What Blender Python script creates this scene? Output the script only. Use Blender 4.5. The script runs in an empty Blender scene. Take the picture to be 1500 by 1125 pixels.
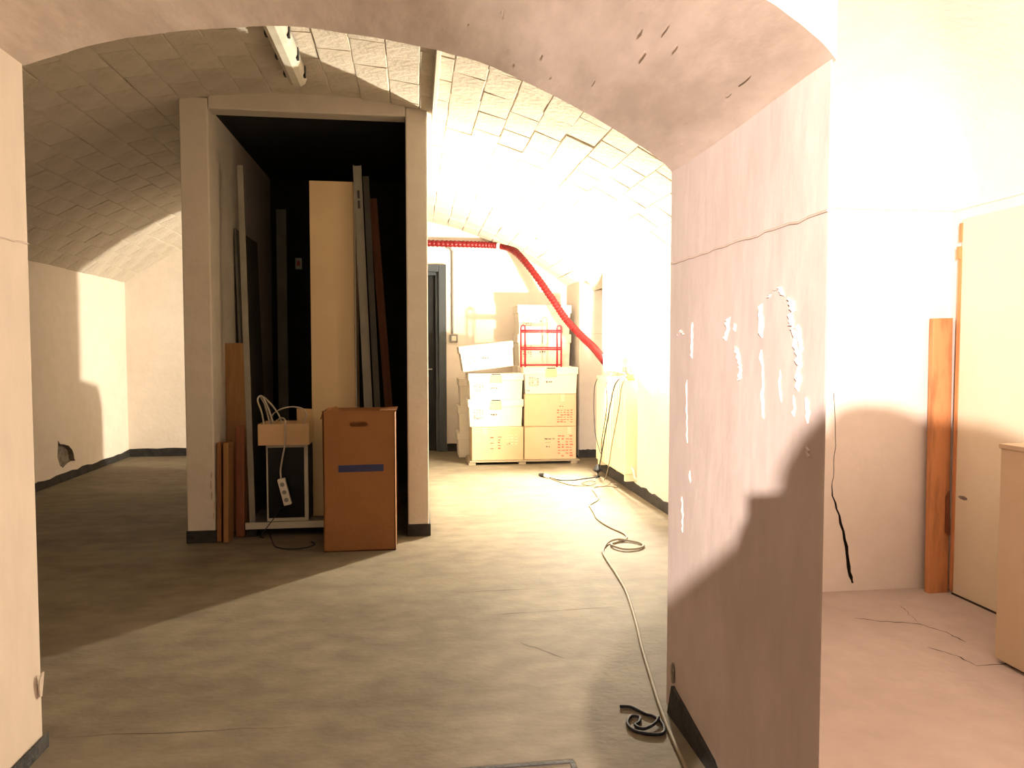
import bpy, bmesh, math, random
from mathutils import Vector, Matrix
from mathutils.geometry import tessellate_polygon
random.seed(7)
sc = bpy.context.scene
COL = sc.collection

# ------------------------------------------------------------------ camera, world, exposure
CAM = Vector((0.0, 0.0, 1.3))
cd = bpy.data.cameras.new('camera'); cam = bpy.data.objects.new('camera', cd); COL.objects.link(cam)
cam.location = CAM
cam.rotation_euler = (math.radians(90 - 2.67), 0, math.radians(-7.47))
cd.sensor_fit = 'HORIZONTAL'; cd.sensor_width = 36.0; cd.lens = 36.0 * 1083 / 1500
cd.clip_start = 0.01; cd.clip_end = 60
sc.camera = cam
w = bpy.data.worlds.new('world'); sc.world = w; w.use_nodes = True
w.node_tree.nodes['Background'].inputs[0].default_value = (0.9, 0.8, 0.7, 1)
w.node_tree.nodes['Background'].inputs[1].default_value = 0.02
vs = sc.view_settings
vs.view_transform = 'Standard'; vs.look = 'None'; vs.gamma = 1.0; vs.use_curve_mapping = False
vs.exposure = 0.0
NEAR_LAMP = (-0.90, -1.90, 1.76); NEAR_AIM = (2.80, 1.20, 1.15); NEAR_POWER = 3050.0; NEAR_COL = (1.0, 0.84, 0.755)
FAR_BULB = (1.90, 6.95, 1.22); FAR_POWER = 19500.0; FAR_COL = (1.0, 0.885, 0.69)

# ------------------------------------------------------------------ materials
def mat(name, col, rough=0.8, var=None, scale=3.0, bump=0.0, bscale=30.0, metal=0.0, stretch=None, spec=0.3, thr=(0.35, 0.7), fine=0.0):
    m = bpy.data.materials.new(name); m.use_nodes = True
    nt = m.node_tree; N = nt.nodes; L = nt.links
    b = N['Principled BSDF']
    b.inputs['Roughness'].default_value = rough; b.inputs['Metallic'].default_value = metal
    b.inputs['Specular IOR Level'].default_value = spec
    b.inputs['Base Color'].default_value = (*col, 1)
    tc = N.new('ShaderNodeTexCoord'); mp = N.new('ShaderNodeMapping')
    L.new(tc.outputs['Object'], mp.inputs[0])
    if stretch: mp.inputs['Scale'].default_value = stretch
    if var:
        n = N.new('ShaderNodeTexNoise'); n.inputs['Scale'].default_value = scale; n.inputs['Detail'].default_value = 7; n.inputs['Roughness'].default_value = 0.62
        L.new(mp.outputs[0], n.inputs['Vector'])
        r = N.new('ShaderNodeValToRGB'); r.color_ramp.elements[0].position = thr[0]; r.color_ramp.elements[1].position = thr[1]
        r.color_ramp.elements[0].color = (*col, 1); r.color_ramp.elements[1].color = (*var, 1)
        L.new(n.outputs['Fac'], r.inputs[0])
        out = r.outputs[0]
        if fine:
            n2 = N.new('ShaderNodeTexNoise'); n2.inputs['Scale'].default_value = scale * 6; n2.inputs['Detail'].default_value = 5
            L.new(mp.outputs[0], n2.inputs['Vector'])
            mr = N.new('ShaderNodeMapRange'); mr.inputs['From Min'].default_value = 0.3; mr.inputs['From Max'].default_value = 0.75
            mr.inputs['To Min'].default_value = 1 - fine; mr.inputs['To Max'].default_value = 1 + fine * 0.4
            L.new(n2.outputs['Fac'], mr.inputs[0])
            mx = N.new('ShaderNodeVectorMath'); mx.operation = 'SCALE'
            L.new(out, mx.inputs[0]); L.new(mr.outputs[0], mx.inputs['Scale']); out = mx.outputs[0]
        L.new(out, b.inputs['Base Color'])
    if bump:
        n3 = N.new('ShaderNodeTexNoise'); n3.inputs['Scale'].default_value = bscale; n3.inputs['Detail'].default_value = 8
        L.new(mp.outputs[0], n3.inputs['Vector'])
        bp = N.new('ShaderNodeBump'); bp.inputs['Strength'].default_value = bump; bp.inputs['Distance'].default_value = 0.02
        L.new(n3.outputs['Fac'], bp.inputs['Height']); L.new(bp.outputs[0], b.inputs['Normal'])
    return m

def emit(name, col, s):
    m = bpy.data.materials.new(name); m.use_nodes = True
    nt = m.node_tree; nt.nodes.clear()
    e = nt.nodes.new('ShaderNodeEmission'); e.inputs[0].default_value = (*col, 1); e.inputs[1].default_value = s
    o = nt.nodes.new('ShaderNodeOutputMaterial'); nt.links.new(e.outputs[0], o.inputs[0])
    return m

M = dict(
    plaster=mat('plaster', (0.66, 0.60, 0.515), 0.9, (0.60, 0.535, 0.445), 1.6, 0.15, 26, fine=0.05),
    white=mat('white_plaster', (0.85, 0.77, 0.69), 0.9, (0.80, 0.71, 0.62), 1.6, 0.15, 26, fine=0.04),
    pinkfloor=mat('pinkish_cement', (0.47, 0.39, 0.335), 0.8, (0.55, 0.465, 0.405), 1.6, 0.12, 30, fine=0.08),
    jamb=mat('jamb_plaster', (0.47, 0.385, 0.345), 0.9, (0.58, 0.49, 0.45), 3.2, 0.15, 14, stretch=(1, 1, 0.4), fine=0.06),
    jambcream=mat('cream_jamb_plaster', (0.52, 0.435, 0.34), 0.9, (0.57, 0.475, 0.385), 2.2, 0.15, 14, stretch=(1, 1, 0.4), fine=0.06),
    soffit=mat('soffit_plaster', (0.44, 0.35, 0.28), 0.9, (0.60, 0.485, 0.41), 3.4, 0.22, 8, stretch=(1.5, 0.5, 1), thr=(0.40, 0.66), fine=0.06),
    brick=mat('painted_brick', (0.66, 0.60, 0.51), 0.85, (0.55, 0.49, 0.40), 3.0, 0.4, 30, fine=0.08),
    mortar=mat('painted_mortar', (0.62, 0.56, 0.47), 0.95, (0.12, 0.09, 0.06), 2.2, 0.6, 40, thr=(0.52, 0.62)),
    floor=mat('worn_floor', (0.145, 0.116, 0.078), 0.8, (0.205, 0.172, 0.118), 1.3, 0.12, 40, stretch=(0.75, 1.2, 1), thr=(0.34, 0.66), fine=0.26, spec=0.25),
    base=mat('dark_skirting', (0.016, 0.015, 0.014), 0.7, (0.045, 0.040, 0.035), 9.0, 0.3, 40),
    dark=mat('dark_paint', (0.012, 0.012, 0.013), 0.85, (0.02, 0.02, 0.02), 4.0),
    hole=mat('broken_masonry', (0.20, 0.17, 0.14), 0.95, (0.38, 0.33, 0.28), 14.0, 0.9, 40),
    crack=mat('crack_and_shadow', (0.05, 0.04, 0.03), 0.95),
    flake=mat('paint_flake', (0.60, 0.51, 0.465), 0.8),
    cream=mat('cream_laminate', (0.62, 0.47, 0.27), 0.45, (0.58, 0.43, 0.24), 2.0),
    creamlight=mat('cream_panel', (0.78, 0.70, 0.52), 0.5, (0.72, 0.64, 0.47), 2.5),
    tanpanel=mat('tan_panel', (0.60, 0.48, 0.32), 0.55, (0.55, 0.43, 0.28), 2.0),
    metal=mat('grey_profile', (0.27, 0.25, 0.205), 0.5, (0.21, 0.195, 0.155), 5.0, metal=0.2),
    whitemetal=mat('white_metal', (0.50, 0.46, 0.38), 0.45, (0.44, 0.40, 0.33), 5.0),
    greyboard=mat('grey_board', (0.16, 0.15, 0.12), 0.8, (0.11, 0.10, 0.08), 4.0),
    wood=mat('brown_wood', (0.30, 0.13, 0.045), 0.6, (0.20, 0.085, 0.03), 6.0, stretch=(6, 6, 0.6)),
    wood2=mat('light_wood', (0.32, 0.165, 0.06), 0.6, (0.24, 0.115, 0.04), 6.0, stretch=(6, 6, 0.6)),
    redwood=mat('red_brown_wood', (0.22, 0.075, 0.03), 0.6, (0.15, 0.05, 0.02), 6.0, stretch=(6, 6, 0.6)),
    plank=mat('stained_plank', (0.62, 0.27, 0.11), 0.55, (0.20, 0.075, 0.03), 2.2, stretch=(5, 5, 0.9), thr=(0.45, 0.75)),
    card=mat('brown_cardboard', (0.29, 0.125, 0.042), 0.7, (0.235, 0.10, 0.034), 3.0, 0.15, 60),
    card2=mat('tan_cardboard', (0.62, 0.42, 0.23), 0.8, (0.56, 0.37, 0.20), 3.0),
    card3=mat('pale_cardboard', (0.58, 0.43, 0.27), 0.8, (0.53, 0.385, 0.235), 3.0),
    carddark=mat('cardboard_inside', (0.14, 0.065, 0.028), 0.9),
    boxwhite=mat('white_box_card', (0.74, 0.68, 0.58), 0.75, (0.69, 0.62, 0.51), 3.0),
    blue=mat('blue_tape', (0.030, 0.035, 0.10), 0.5),
    red=mat('red_hose', (0.17, 0.008, 0.009), 0.4),
    redpaint=mat('red_paint', (0.36, 0.014, 0.025), 0.4),
    redink=mat('red_ink', (0.50, 0.12, 0.075), 0.8),
    grayink=mat('grey_ink', (0.13, 0.11, 0.09), 0.8),
    brownink=mat('brown_ink', (0.34, 0.09, 0.045), 0.8),
    tape=mat('clear_tape', (0.60, 0.50, 0.34), 0.3),
    cable=mat('grey_cable', (0.19, 0.155, 0.10), 0.7),
    cablewhite=mat('white_cable', (0.46, 0.41, 0.33), 0.5),
    cabledark=mat('dark_cable', (0.018, 0.019, 0.028), 0.7),
    plastic=mat('black_plastic', (0.02, 0.02, 0.02), 0.4),
    whiteplastic=mat('white_plastic', (0.72, 0.67, 0.58), 0.4),
    diffuser=mat('lamp_diffuser', (0.74, 0.71, 0.62), 0.25, (0.62, 0.58, 0.48), 8.0),
    doorframe=mat('door_steel', (0.055, 0.065, 0.075), 0.45),
    radiator=mat('radiator_enamel', (0.78, 0.66, 0.40), 0.35, (0.72, 0.60, 0.35), 3.0),
    glass=mat('dark_glass', (0.008, 0.008, 0.009), 0.25, spec=0.15),
    grey=mat('grey_plastic', (0.25, 0.24, 0.22), 0.5),
    pallet=mat('pallet_wood', (0.36, 0.29, 0.20), 0.8, (0.27, 0.21, 0.14), 6.0),
    brass=mat('brass', (0.55, 0.42, 0.18), 0.35, metal=0.8),
    skin=mat('skin', (0.55, 0.33, 0.24), 0.55), hair=mat('hair', (0.04, 0.025, 0.015), 0.6),
    jacket=mat('jacket', (0.05, 0.05, 0.06), 0.9, (0.07, 0.07, 0.08), 20.0), jeans=mat('jeans', (0.05, 0.07, 0.13), 0.9, (0.07, 0.09, 0.16), 20.0),
    shoe=mat('shoe', (0.05, 0.03, 0.02), 0.6), eye=mat('eye', (0.7, 0.7, 0.7), 0.3),
)

# ------------------------------------------------------------------ geometry helpers
def catmull(pts, n=8, closed=False):
    P = [Vector(p) for p in pts]; out = []
    m = len(P)
    for i in range(m if closed else m - 1):
        if closed: a, b, c, d = P[i - 1], P[i], P[(i + 1) % m], P[(i + 2) % m]
        else: a, b, c, d = P[max(i - 1, 0)], P[i], P[i + 1], P[min(i + 2, m - 1)]
        for k in range(n):
            t = k / n
            out.append(0.5 * ((2 * b) + (c - a) * t + (2 * a - 5 * b + 4 * c - d) * t * t + (3 * b - a - 3 * c + d) * t ** 3))
    if not closed: out.append(P[-1].copy())
    return out

class MB:
    def __init__(s): s.v = []; s.f = []
    def add(s, vs_, fs):
        o = len(s.v); s.v += [Vector(v) for v in vs_]; s.f += [tuple(i + o for i in f) for f in fs]; return s
    def box(s, x0, x1, y0, y1, z0, z1):
        return s.hexa([(x0, y0, z0), (x1, y0, z0), (x1, y1, z0), (x0, y1, z0), (x0, y0, z1), (x1, y0, z1), (x1, y1, z1), (x0, y1, z1)])
    def hexa(s, p):
        return s.add(p, [(3, 2, 1, 0), (4, 5, 6, 7), (0, 1, 5, 4), (1, 2, 6, 5), (2, 3, 7, 6), (3, 0, 4, 7)])
    def beam(s, a, b, wdir, wd, th):
        """bar from a to b, width wd along wdir, thickness th across it"""
        a = Vector(a); b = Vector(b); d = (b - a).normalized(); u = Vector(wdir); u = (u - d * u.dot(d)).normalized(); v = d.cross(u)
        u = u * wd / 2; v = v * th / 2
        return s.hexa([a - u - v, a + u - v, a + u + v, a - u + v, b - u - v, b + u - v, b + u + v, b - u + v])
    def prism(s, poly, z0, z1):
        """footprint polygon (x, y), counter-clockwise"""
        n = len(poly)
        vs_ = [(x, y, z0) for x, y in poly] + [(x, y, z1) for x, y in poly]
        return s.add(vs_, [tuple(range(n - 1, -1, -1)), tuple(range(n, 2 * n))] + [(i, (i + 1) % n, n + (i + 1) % n, n + i) for i in range(n)])
    def tube(s, pts, r, seg=8, closed=False, cap=True):
        P = [Vector(p) for p in pts]; n = len(P)
        T = []
        for i in range(n):
            a = P[i - 1] if (i > 0 or closed) else P[i]; b = P[(i + 1) % n] if (i < n - 1 or closed) else P[i]
            d = b - a; T.append(d.normalized() if d.length > 1e-9 else Vector((0, 0, 1)))
        up = Vector((0, 0, 1)) if abs(T[0].z) < 0.9 else Vector((1, 0, 0))
        u = (up - T[0] * up.dot(T[0])).normalized()
        vs_ = []
        for i in range(n):
            u = (u - T[i] * u.dot(T[i]))
            u = u.normalized() if u.length > 1e-6 else T[i].orthogonal().normalized()
            v = T[i].cross(u); rr = r(i) if callable(r) else r
            for k in range(seg):
                a = 2 * math.pi * k / seg; vs_.append(P[i] + (u * math.cos(a) + v * math.sin(a)) * rr)
        fs = []
        for i in range(n if closed else n - 1):
            j = (i + 1) % n
            for k in range(seg):
                k2 = (k + 1) % seg; fs.append((i * seg + k, i * seg + k2, j * seg + k2, j * seg + k))
        if cap and not closed: fs += [tuple(range(seg - 1, -1, -1)), tuple((n - 1) * seg + k for k in range(seg))]
        return s.add(vs_, fs)
    def lathe(s, prof, c=(0, 0, 0), axis='z', seg=20):
        """prof: list of (r, h)"""
        c = Vector(c); vs_ = []
        for r, h in prof:
            for k in range(seg):
                a = 2 * math.pi * k / seg; p, q = r * math.cos(a), r * math.sin(a)
                vs_.append(c + Vector({'z': (p, q, h), 'y': (q, h, p), 'x': (h, p, q)}[axis]))
        n = len(prof)
        fs = [(i * seg + k, i * seg + (k + 1) % seg, (i + 1) * seg + (k + 1) % seg, (i + 1) * seg + k) for i in range(n - 1) for k in range(seg)]
        fs += [tuple(range(seg - 1, -1, -1)), tuple((n - 1) * seg + k for k in range(seg))]
        return s.add(vs_, fs)
    def build(s, name, m, parent=None, bevel=0.0, smooth=False, segs=2):
        me = bpy.data.meshes.new(name); o = bpy.data.objects.new(name, me); COL.objects.link(o)
        off = Vector((0, 0, 0))
        if parent is not None:
            o.parent = parent; p = parent
            while p is not None: off += Vector(p.location); p = p.parent
        me.from_pydata([tuple(v - off) for v in s.v], [], s.f); me.update()
        me.materials.append(M[m] if isinstance(m, str) else m)
        b = bmesh.new(); b.from_mesh(me); bmesh.ops.recalc_face_normals(b, faces=b.faces); b.to_mesh(me); b.free()
        if smooth:
            for p in me.polygons: p.use_smooth = True
        if bevel:
            md = o.modifiers.new('bevel', 'BEVEL'); md.width = bevel; md.segments = segs; md.limit_method = 'ANGLE'; md.angle_limit = math.radians(40)
        return o

def root(name, loc, label, cat, group=None, rz=0.0):
    o = bpy.data.objects.new(name, None); COL.objects.link(o); o.location = loc; o.rotation_euler = (0, 0, rz); o.empty_display_size = 0.1
    return tag(o, label, cat, group)
def tag(o, label, cat, group=None):
    o['label'] = label; o['category'] = cat
    if group: o['group'] = group
    return o
def struct(o, label=None, cat=None):
    o['kind'] = 'structure'
    if label: o['label'] = label
    if cat: o['category'] = cat
    return o

# ------------------------------------------------------------------ layout numbers (metres)
XL, XR = -1.21, 0.90            # passage jambs
YN, YF = 1.52, 2.54             # near and far face of the passage wall
WL, WR = -3.45, 1.98            # far room side walls
YB = 9.45                       # far wall
VC, VS_, VR = -0.735, 2.10, 0.90  # vault centre line, springing height, rise
HALF = (WR - WL) / 2
RAD = (HALF * HALF + VR * VR) / (2 * VR); VZ = VS_ + VR - RAD
AB, AR = 3.65, 2.86             # alcove back wall, right wall
def vault_z(x): return VZ + math.sqrt(RAD * RAD - (x - VC) ** 2)

# ------------------------------------------------------------------ floor
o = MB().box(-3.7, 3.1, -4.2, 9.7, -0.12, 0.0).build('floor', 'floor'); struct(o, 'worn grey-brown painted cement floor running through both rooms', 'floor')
# hairline cracks and seams of the floor as thin dark strips in shallow grooves
def ribbon(pts, wd, z=0.0006):
    P = [Vector((p[0], p[1], z)) for p in pts]; m = MB(); vs_ = []
    for i, p in enumerate(P):
        d = (P[min(i + 1, len(P) - 1)] - P[max(i - 1, 0)]).normalized(); nrm = Vector((-d.y, d.x, 0))
        ww = wd * (0.35 + 0.65 * random.random()) * (0.3 if i in (0, len(P) - 1) else 1)
        vs_ += [p + nrm * ww / 2, p - nrm * ww / 2]
    m.add(vs_, [(2 * i, 2 * i + 1, 2 * i + 3, 2 * i + 2) for i in range(len(P) - 1)]); return m
def jitter(pts, n, a):
    out = []
    for i in range(len(pts) - 1):
        p, q = Vector(pts[i] + (0,)), Vector(pts[i + 1] + (0,))
        for k in range(n):
            t = k / n; r = p.lerp(q, t); out.append((r.x + random.uniform(-a, a), r.y + random.uniform(-a, a)))
    return out + [pts[-1]]
FL = o
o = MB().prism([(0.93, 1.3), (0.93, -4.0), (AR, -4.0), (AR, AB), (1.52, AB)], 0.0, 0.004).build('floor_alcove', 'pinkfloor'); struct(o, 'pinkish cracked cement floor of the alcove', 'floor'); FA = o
for pts, wd in (([(2.095, 3.276), (2.198, 3.217), (2.352, 3.162), (2.409, 3.052), (2.414, 2.932)], 0.008),
                ([(2.208, 2.898), (2.264, 2.804), (2.279, 2.707), (2.453, 2.704)], 0.007),
                ([(2.36, 3.17), (2.40, 3.30), (2.43, 3.40)], 0.004)):
    ribbon(jitter(pts, 5, 0.006), wd, z=.0046).build('floor_crack', 'crack', FA)
for pts in ([(-1.2, 2.60), (-0.42, 2.57)], [(0.2, 3.9), (0.9, 3.93)], [(0.35, 3.55), (1.0, 3.58)], [(0.45, 3.2), (0.62, 3.0)], [(0.1, 5.1), (0.6, 5.15), (1.1, 5.1)], [(-3.0, 4.6), (-1.9, 4.65)]):
    ribbon(jitter(pts, 9, 0.006), 0.004).build('floor_seam', 'crack', FL)

# ------------------------------------------------------------------ passage wall: two jambs and the arch
o = MB().prism([(-3.7, YN), (XL, YN), (XL, YF), (-3.7, YF)], 0, 3.3).build('wall_passage_left', 'jambcream', bevel=0.012); struct(o, 'thick plastered jamb of the arched passage beside the dim side of the vault', 'wall')
PL = o
o = MB().prism([(XR, YN), (1.5, AB), (1.5, 3.9), (1.42, 3.9), (XR, YF)], 0, 3.3).build('wall_passage_right', 'jamb', bevel=0.014); struct(o, 'thick pinkish jamb with peeling paint, shadow of a person on it', 'wall')
PR = o
arc = catmull([(-1.21, 0, 2.19), (-.976, 0, 2.273), (-.77, 0, 2.314), (-.559, 0, 2.342), (-.365, 0, 2.355), (-.146, 0, 2.339), (.079, 0, 2.299), (.263, 0, 2.252), (.451, 0, 2.181), (.619, 0, 2.107), (.766, 0, 2.026), (.865, 0, 1.959), (.905, 0, 1.918)], 4)
m = MB(); na = len(arc); ny = 10
vs_ = []
rr = random.Random(3)
for j in range(ny + 1):
    y = YN + (YF - YN) * j / ny
    for i, p in enumerate(arc):
        dz = rr.uniform(-0.0015, 0.0015) + 0.005 * math.sin(7 * p.x + 5 * y) * (0.3 if p.x < -0.3 else 1)
        vs_.append((p.x, y, p.z + dz))
fs = [(j * na + i, j * na + i + 1, (j + 1) * na + i + 1, (j + 1) * na + i) for j in range(ny) for i in range(na - 1)]
top = len(vs_)
for j in (0, ny):
    y = YN + (YF - YN) * j / ny
    vs_ += [(p.x, y, 3.3) for p in arc]
low = len(vs_)
vs_ += [vs_[i] for i in range(na)] + [vs_[ny * na + i] for i in range(na)]
fs += [(low + i, low + i + 1, top + i + 1, top + i) for i in range(na - 1)]
fs += [(low + na + i, low + na + i + 1, top + na + i + 1, top + na + i) for i in range(na - 1)]
fs += [(top + i, top + i + 1, top + na + i + 1, top + na + i) for i in range(na - 1)]
o = m.add(vs_, fs).build('ceiling_passage_arch', 'soffit'); struct(o, 'low segmental arch soffit of the passage, tan plaster with scraped pinkish streaks', 'arch')
AR_ = o
for k_, p_ in enumerate(o.data.polygons): p_.use_smooth = k_ < ny * (na - 1)
# scraped plaster pieces and curling paint on the soffit
def arc_z(x):
    for a, b in zip(arc, arc[1:]):
        if a.x <= x <= b.x: return a.z + (b.z - a.z) * (x - a.x) / max(b.x - a.x, 1e-6)
    return arc[-1].z
def flake(cx, cy, cz, lx, lz, n, u, v, name, m_, parent, thick=0.004, curl=0.012):
    """small curled paint flake: plate in the plane of u, v standing off along n"""
    n, u, v = Vector(n), Vector(u), Vector(v); c = Vector((cx, cy, cz)); k = 7
    outline = []
    for i in range(k):
        a = 2 * math.pi * i / k; r = random.uniform(0.65, 1.1)
        outline.append((math.cos(a) * r * lx / 2, math.sin(a) * r * lz / 2))
    mb = MB(); vs2 = []
    for off in (0.0005, thick):
        for p, q in outline:
            lift = curl * max(0, q / lz + 0.2) * random.uniform(0.7, 1.2)
            vs2.append(c + u * p + v * q + n * (off + lift))
    mb.add(vs2, [tuple(range(k - 1, -1, -1)), tuple(range(k, 2 * k))] + [(i, (i + 1) % k, k + (i + 1) % k, k + i) for i in range(k)])
    return mb.build(name, m_, parent)
for i in range(26):
    x = random.uniform(0.0, 0.86); y = random.uniform(1.65, 2.5); z = arc_z(x)
    s = (arc_z(min(x + .02, .9)) - arc_z(x - .02)) / 0.04; u = Vector((1, 0, s)).normalized(); n = Vector((s, 0, -1)).normalized()
    flake(x, y, z - 0.0005, random.uniform(.006, .014), random.uniform(.03, .09), n, u, Vector((0, 1, 0)), 'paint_flake', 'soffit', AR_, 0.001, 0.0015)
for x, y in ((0.62, 2.0), (0.86, 2.3)):
    s = (arc_z(min(x + .02, .9)) - arc_z(x - .02)) / 0.04; u = Vector((1, 0, s)).normalized(); n = Vector((s, 0, -1)).normalized()
    flake(x, y, arc_z(x) - 0.001, 0.012, 0.09, n, u, Vector((0, 1, 0)), 'paint_flake', 'soffit', AR_, 0.001, 0.003)
# peeling paint on the right jamb (plane x = XR): strips of lifted paint along jagged edges, points are (y, z)
def peel(path, wmin, wmax, lift, flip=1, m_='flake', n=5):
    P = []
    for a, b in zip(path, path[1:]):
        for k in range(n): P.append((a[0] + (b[0] - a[0]) * k / n + random.uniform(-.004, .004), a[1] + (b[1] - a[1]) * k / n))
    P.append(path[-1]); mb = MB(); vs2 = []
    for i_, (y, z) in enumerate(P):
        e = .25 if i_ in (0, len(P) - 1) else 1
        ww = random.uniform(wmin, wmax) * e; l = lift * random.uniform(.4, 1.1) * e
        vs2 += [(XR + .002, y, z), (XR - .0012 - l, y + flip * ww * .55, z + random.uniform(-.003, .003)), (XR - .0008 - l * .5, y + flip * ww, z), (XR + .002, y + flip * ww * .9, z)]
    fs2 = [(4 * q + k, 4 * q + (k + 1) % 4, 4 * q + 4 + (k + 1) % 4, 4 * q + 4 + k) for q in range(len(P) - 1) for k in range(4)]
    fs2 += [(3, 2, 1, 0), tuple(4 * (len(P) - 1) + k for k in range(4))]
    return mb.add(vs2, fs2).build('paint_flake', m_, PR)
for path, a, b, l, f in (([(1.830, 1.330), (1.826, 1.385), (1.835, 1.42)], .010, .030, .010, 1), ([(1.80, 1.432), (1.765, 1.446), (1.735, 1.455), (1.715, 1.43)], .006, .018, .008, 1),
        ([(1.700, 1.425), (1.685, 1.40), (1.690, 1.36), (1.672, 1.345), (1.662, 1.30), (1.650, 1.26), (1.648, 1.20)], .008, .026, .012, -1), ([(1.655, 1.36), (1.640, 1.31), (1.645, 1.26)], .006, .016, .008, -1),
        ([(2.030, 1.395), (2.036, 1.36), (2.055, 1.325)], .012, .030, .010, 1), ([(2.005, 1.375), (2.0, 1.35)], .006, .016, .008, -1), ([(1.995, 1.31), (1.968, 1.27), (1.964, 1.235), (1.975, 1.21)], .006, .020, .009, -1),
        ([(1.832, 1.30), (1.822, 1.24), (1.82, 1.17), (1.815, 1.12)], .003, .010, .006, 1), ([(1.668, 1.19), (1.664, 1.14)], .004, .010, .006, -1), ([(2.320, 1.39), (2.318, 1.33), (2.32, 1.27)], .004, .010, .006, 1),
        ([(2.365, 1.20), (2.362, 1.10), (2.355, 0.99)], .002, .006, .004, 1), ([(2.47, 1.345), (2.42, 1.365), (2.39, 1.35)], .004, .012, .006, 1), ([(1.61, 1.19), (1.60, 1.13)], .004, .014, .008, -1), ([(1.60, 1.08), (1.595, 1.05)], .004, .012, .006, -1),
        ([(2.40, 0.80), (2.385, 0.74), (2.39, 0.68)], .004, .012, .005, 1), ([(2.33, 0.90), (2.325, 0.86)], .004, .008, .004, 1), ([(1.73, 1.25), (1.725, 1.17)], .002, .006, .004, 1)):
    peel(path, a, b, l, f)
# scored paint line at 1.6 m on both jambs
ln = [(XR - 0.002, YN + 0.01 + i * (YF - YN - 0.02) / 24, 1.602 + random.uniform(-.003, .003)) for i in range(25)]
MB().tube(ln, 0.0035, 5).build('paint_line', 'soffit', PR)
ln = [(XL + 0.002, YN + 0.01 + i * (YF - YN - 0.02) / 24, 1.632 + random.uniform(-.003, .003)) for i in range(25)]
MB().tube(ln, 0.003, 5).build('paint_line', 'soffit', PL)
# a hanging sliver of paint on the edge of the left jamb
flake(XL + 0.004, YF - 0.03, 0.22, 0.03, 0.10, (1, 0, 0), (0, 1, 0), (0, 0, 1), 'paint_flake', 'jambcream', PL, 0.004, 0.012)
# broken skirting stubs at the two jambs
o = MB().hexa([(XR - .012, 2.02, 0), (XR + .01, 2.02, 0), (XR + .01, 2.50, 0), (XR - .012, 2.50, 0), (XR - .012, 2.10, .05), (XR + .01, 2.10, .05), (XR + .01, 2.46, .115), (XR - .012, 2.46, .115)]).build('baseboard_passage_right', 'base'); struct(o)
flake(XR - .002, 2.47, 0.15, .04, .09, (-1, 0, 0), (0, 1, 0), (0, 0, 1), 'plaster_chip', 'hole', PR, 0.003, 0.004)
o = MB().hexa([(XL - .01, 1.55, 0), (XL + .012, 1.55, 0), (XL + .012, 2.545, 0), (XL - .01, 2.545, 0), (XL - .01, 1.55, .055), (XL + .012, 1.55, .055), (XL + .012, 2.545, .05), (XL - .01, 2.545, .03)]).build('baseboard_passage_left', 'base'); struct(o)

# ------------------------------------------------------------------ walls with real holes
def holed(name, m_, outer, holes, to3, depth, hole_mat, deep):
    """flat wall with recesses: outer and holes are (u, v) loops, to3(u, v, d) gives the point at depth d behind the face"""
    loops = [[Vector((u, v, 0)) for u, v in outer]] + [[Vector((u, v, 0)) for u, v in h] for h in holes]
    flat = [p for l in loops for p in l]
    tris = tessellate_polygon(loops)
    mb = MB(); mb.add([to3(p.x, p.y, 0) for p in flat], tris)
    n = len(outer)
    mb.add([to3(u, v, 0) for u, v in outer] + [to3(u, v, depth) for u, v in outer], [(i, (i + 1) % n, n + (i + 1) % n, n + i) for i in range(n)] + [tuple(range(n, 2 * n))])
    w_ = mb.build(name, m_)
    for h, dd in zip(holes, deep):
        k = len(h); cu = sum(p[0] for p in h) / k; cv = sum(p[1] for p in h) / k
        hb = MB()
        inner = [(cu + (p[0] - cu) * 0.93, cv + (p[1] - cv) * 0.93) for p in h] if dd > 0.02 and k < 15 else h
        hb.add([to3(u, v, 0) for u, v in h] + [to3(u, v, dd) for u, v in inner], [(i, (i + 1) % k, k + (i + 1) % k, k + i) for i in range(k)])
        t2 = tessellate_polygon([[Vector((u, v, 0)) for u, v in inner]])
        hb.add([to3(u, v, dd * random.uniform(.8, 1)) for u, v in inner], t2)
        hb.build('broken_patch' if k < 15 else 'crack', hole_mat, w_)
    return w_

# far room, left wall with a patch of fallen plaster
hole = [(7.676, .417), (7.72, .375), (7.80, .362), (7.90, .335), (7.97, .285), (8.0, .238), (8.01, .19), (8.035, .165), (7.93, .175), (7.85, .165), (7.759, .135), (7.70, .165), (7.653, .254), (7.665, .33)]
o = holed('wall_left', 'white', [(YF, 0), (9.7, 0), (9.7, 2.6), (YF, 2.6)], [hole], lambda u, v, d: (WL - d, u, v), 0.25, 'hole', [0.05]); struct(o, 'white plastered side wall with a patch of fallen plaster near the floor', 'wall')
# far wall, with the door opening
o = holed('wall_back', 'white', [(-3.7, 0), (-0.60, 0), (-0.60, 2.28), (0.31, 2.28), (0.31, 0), (2.75, 0), (2.75, 3.2), (-3.7, 3.2)], [], lambda u, v, d: (u, YB + d, v), 0.25, 'hole', []); struct(o, 'white far wall behind the stacked boxes', 'wall')
WBK = o
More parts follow.
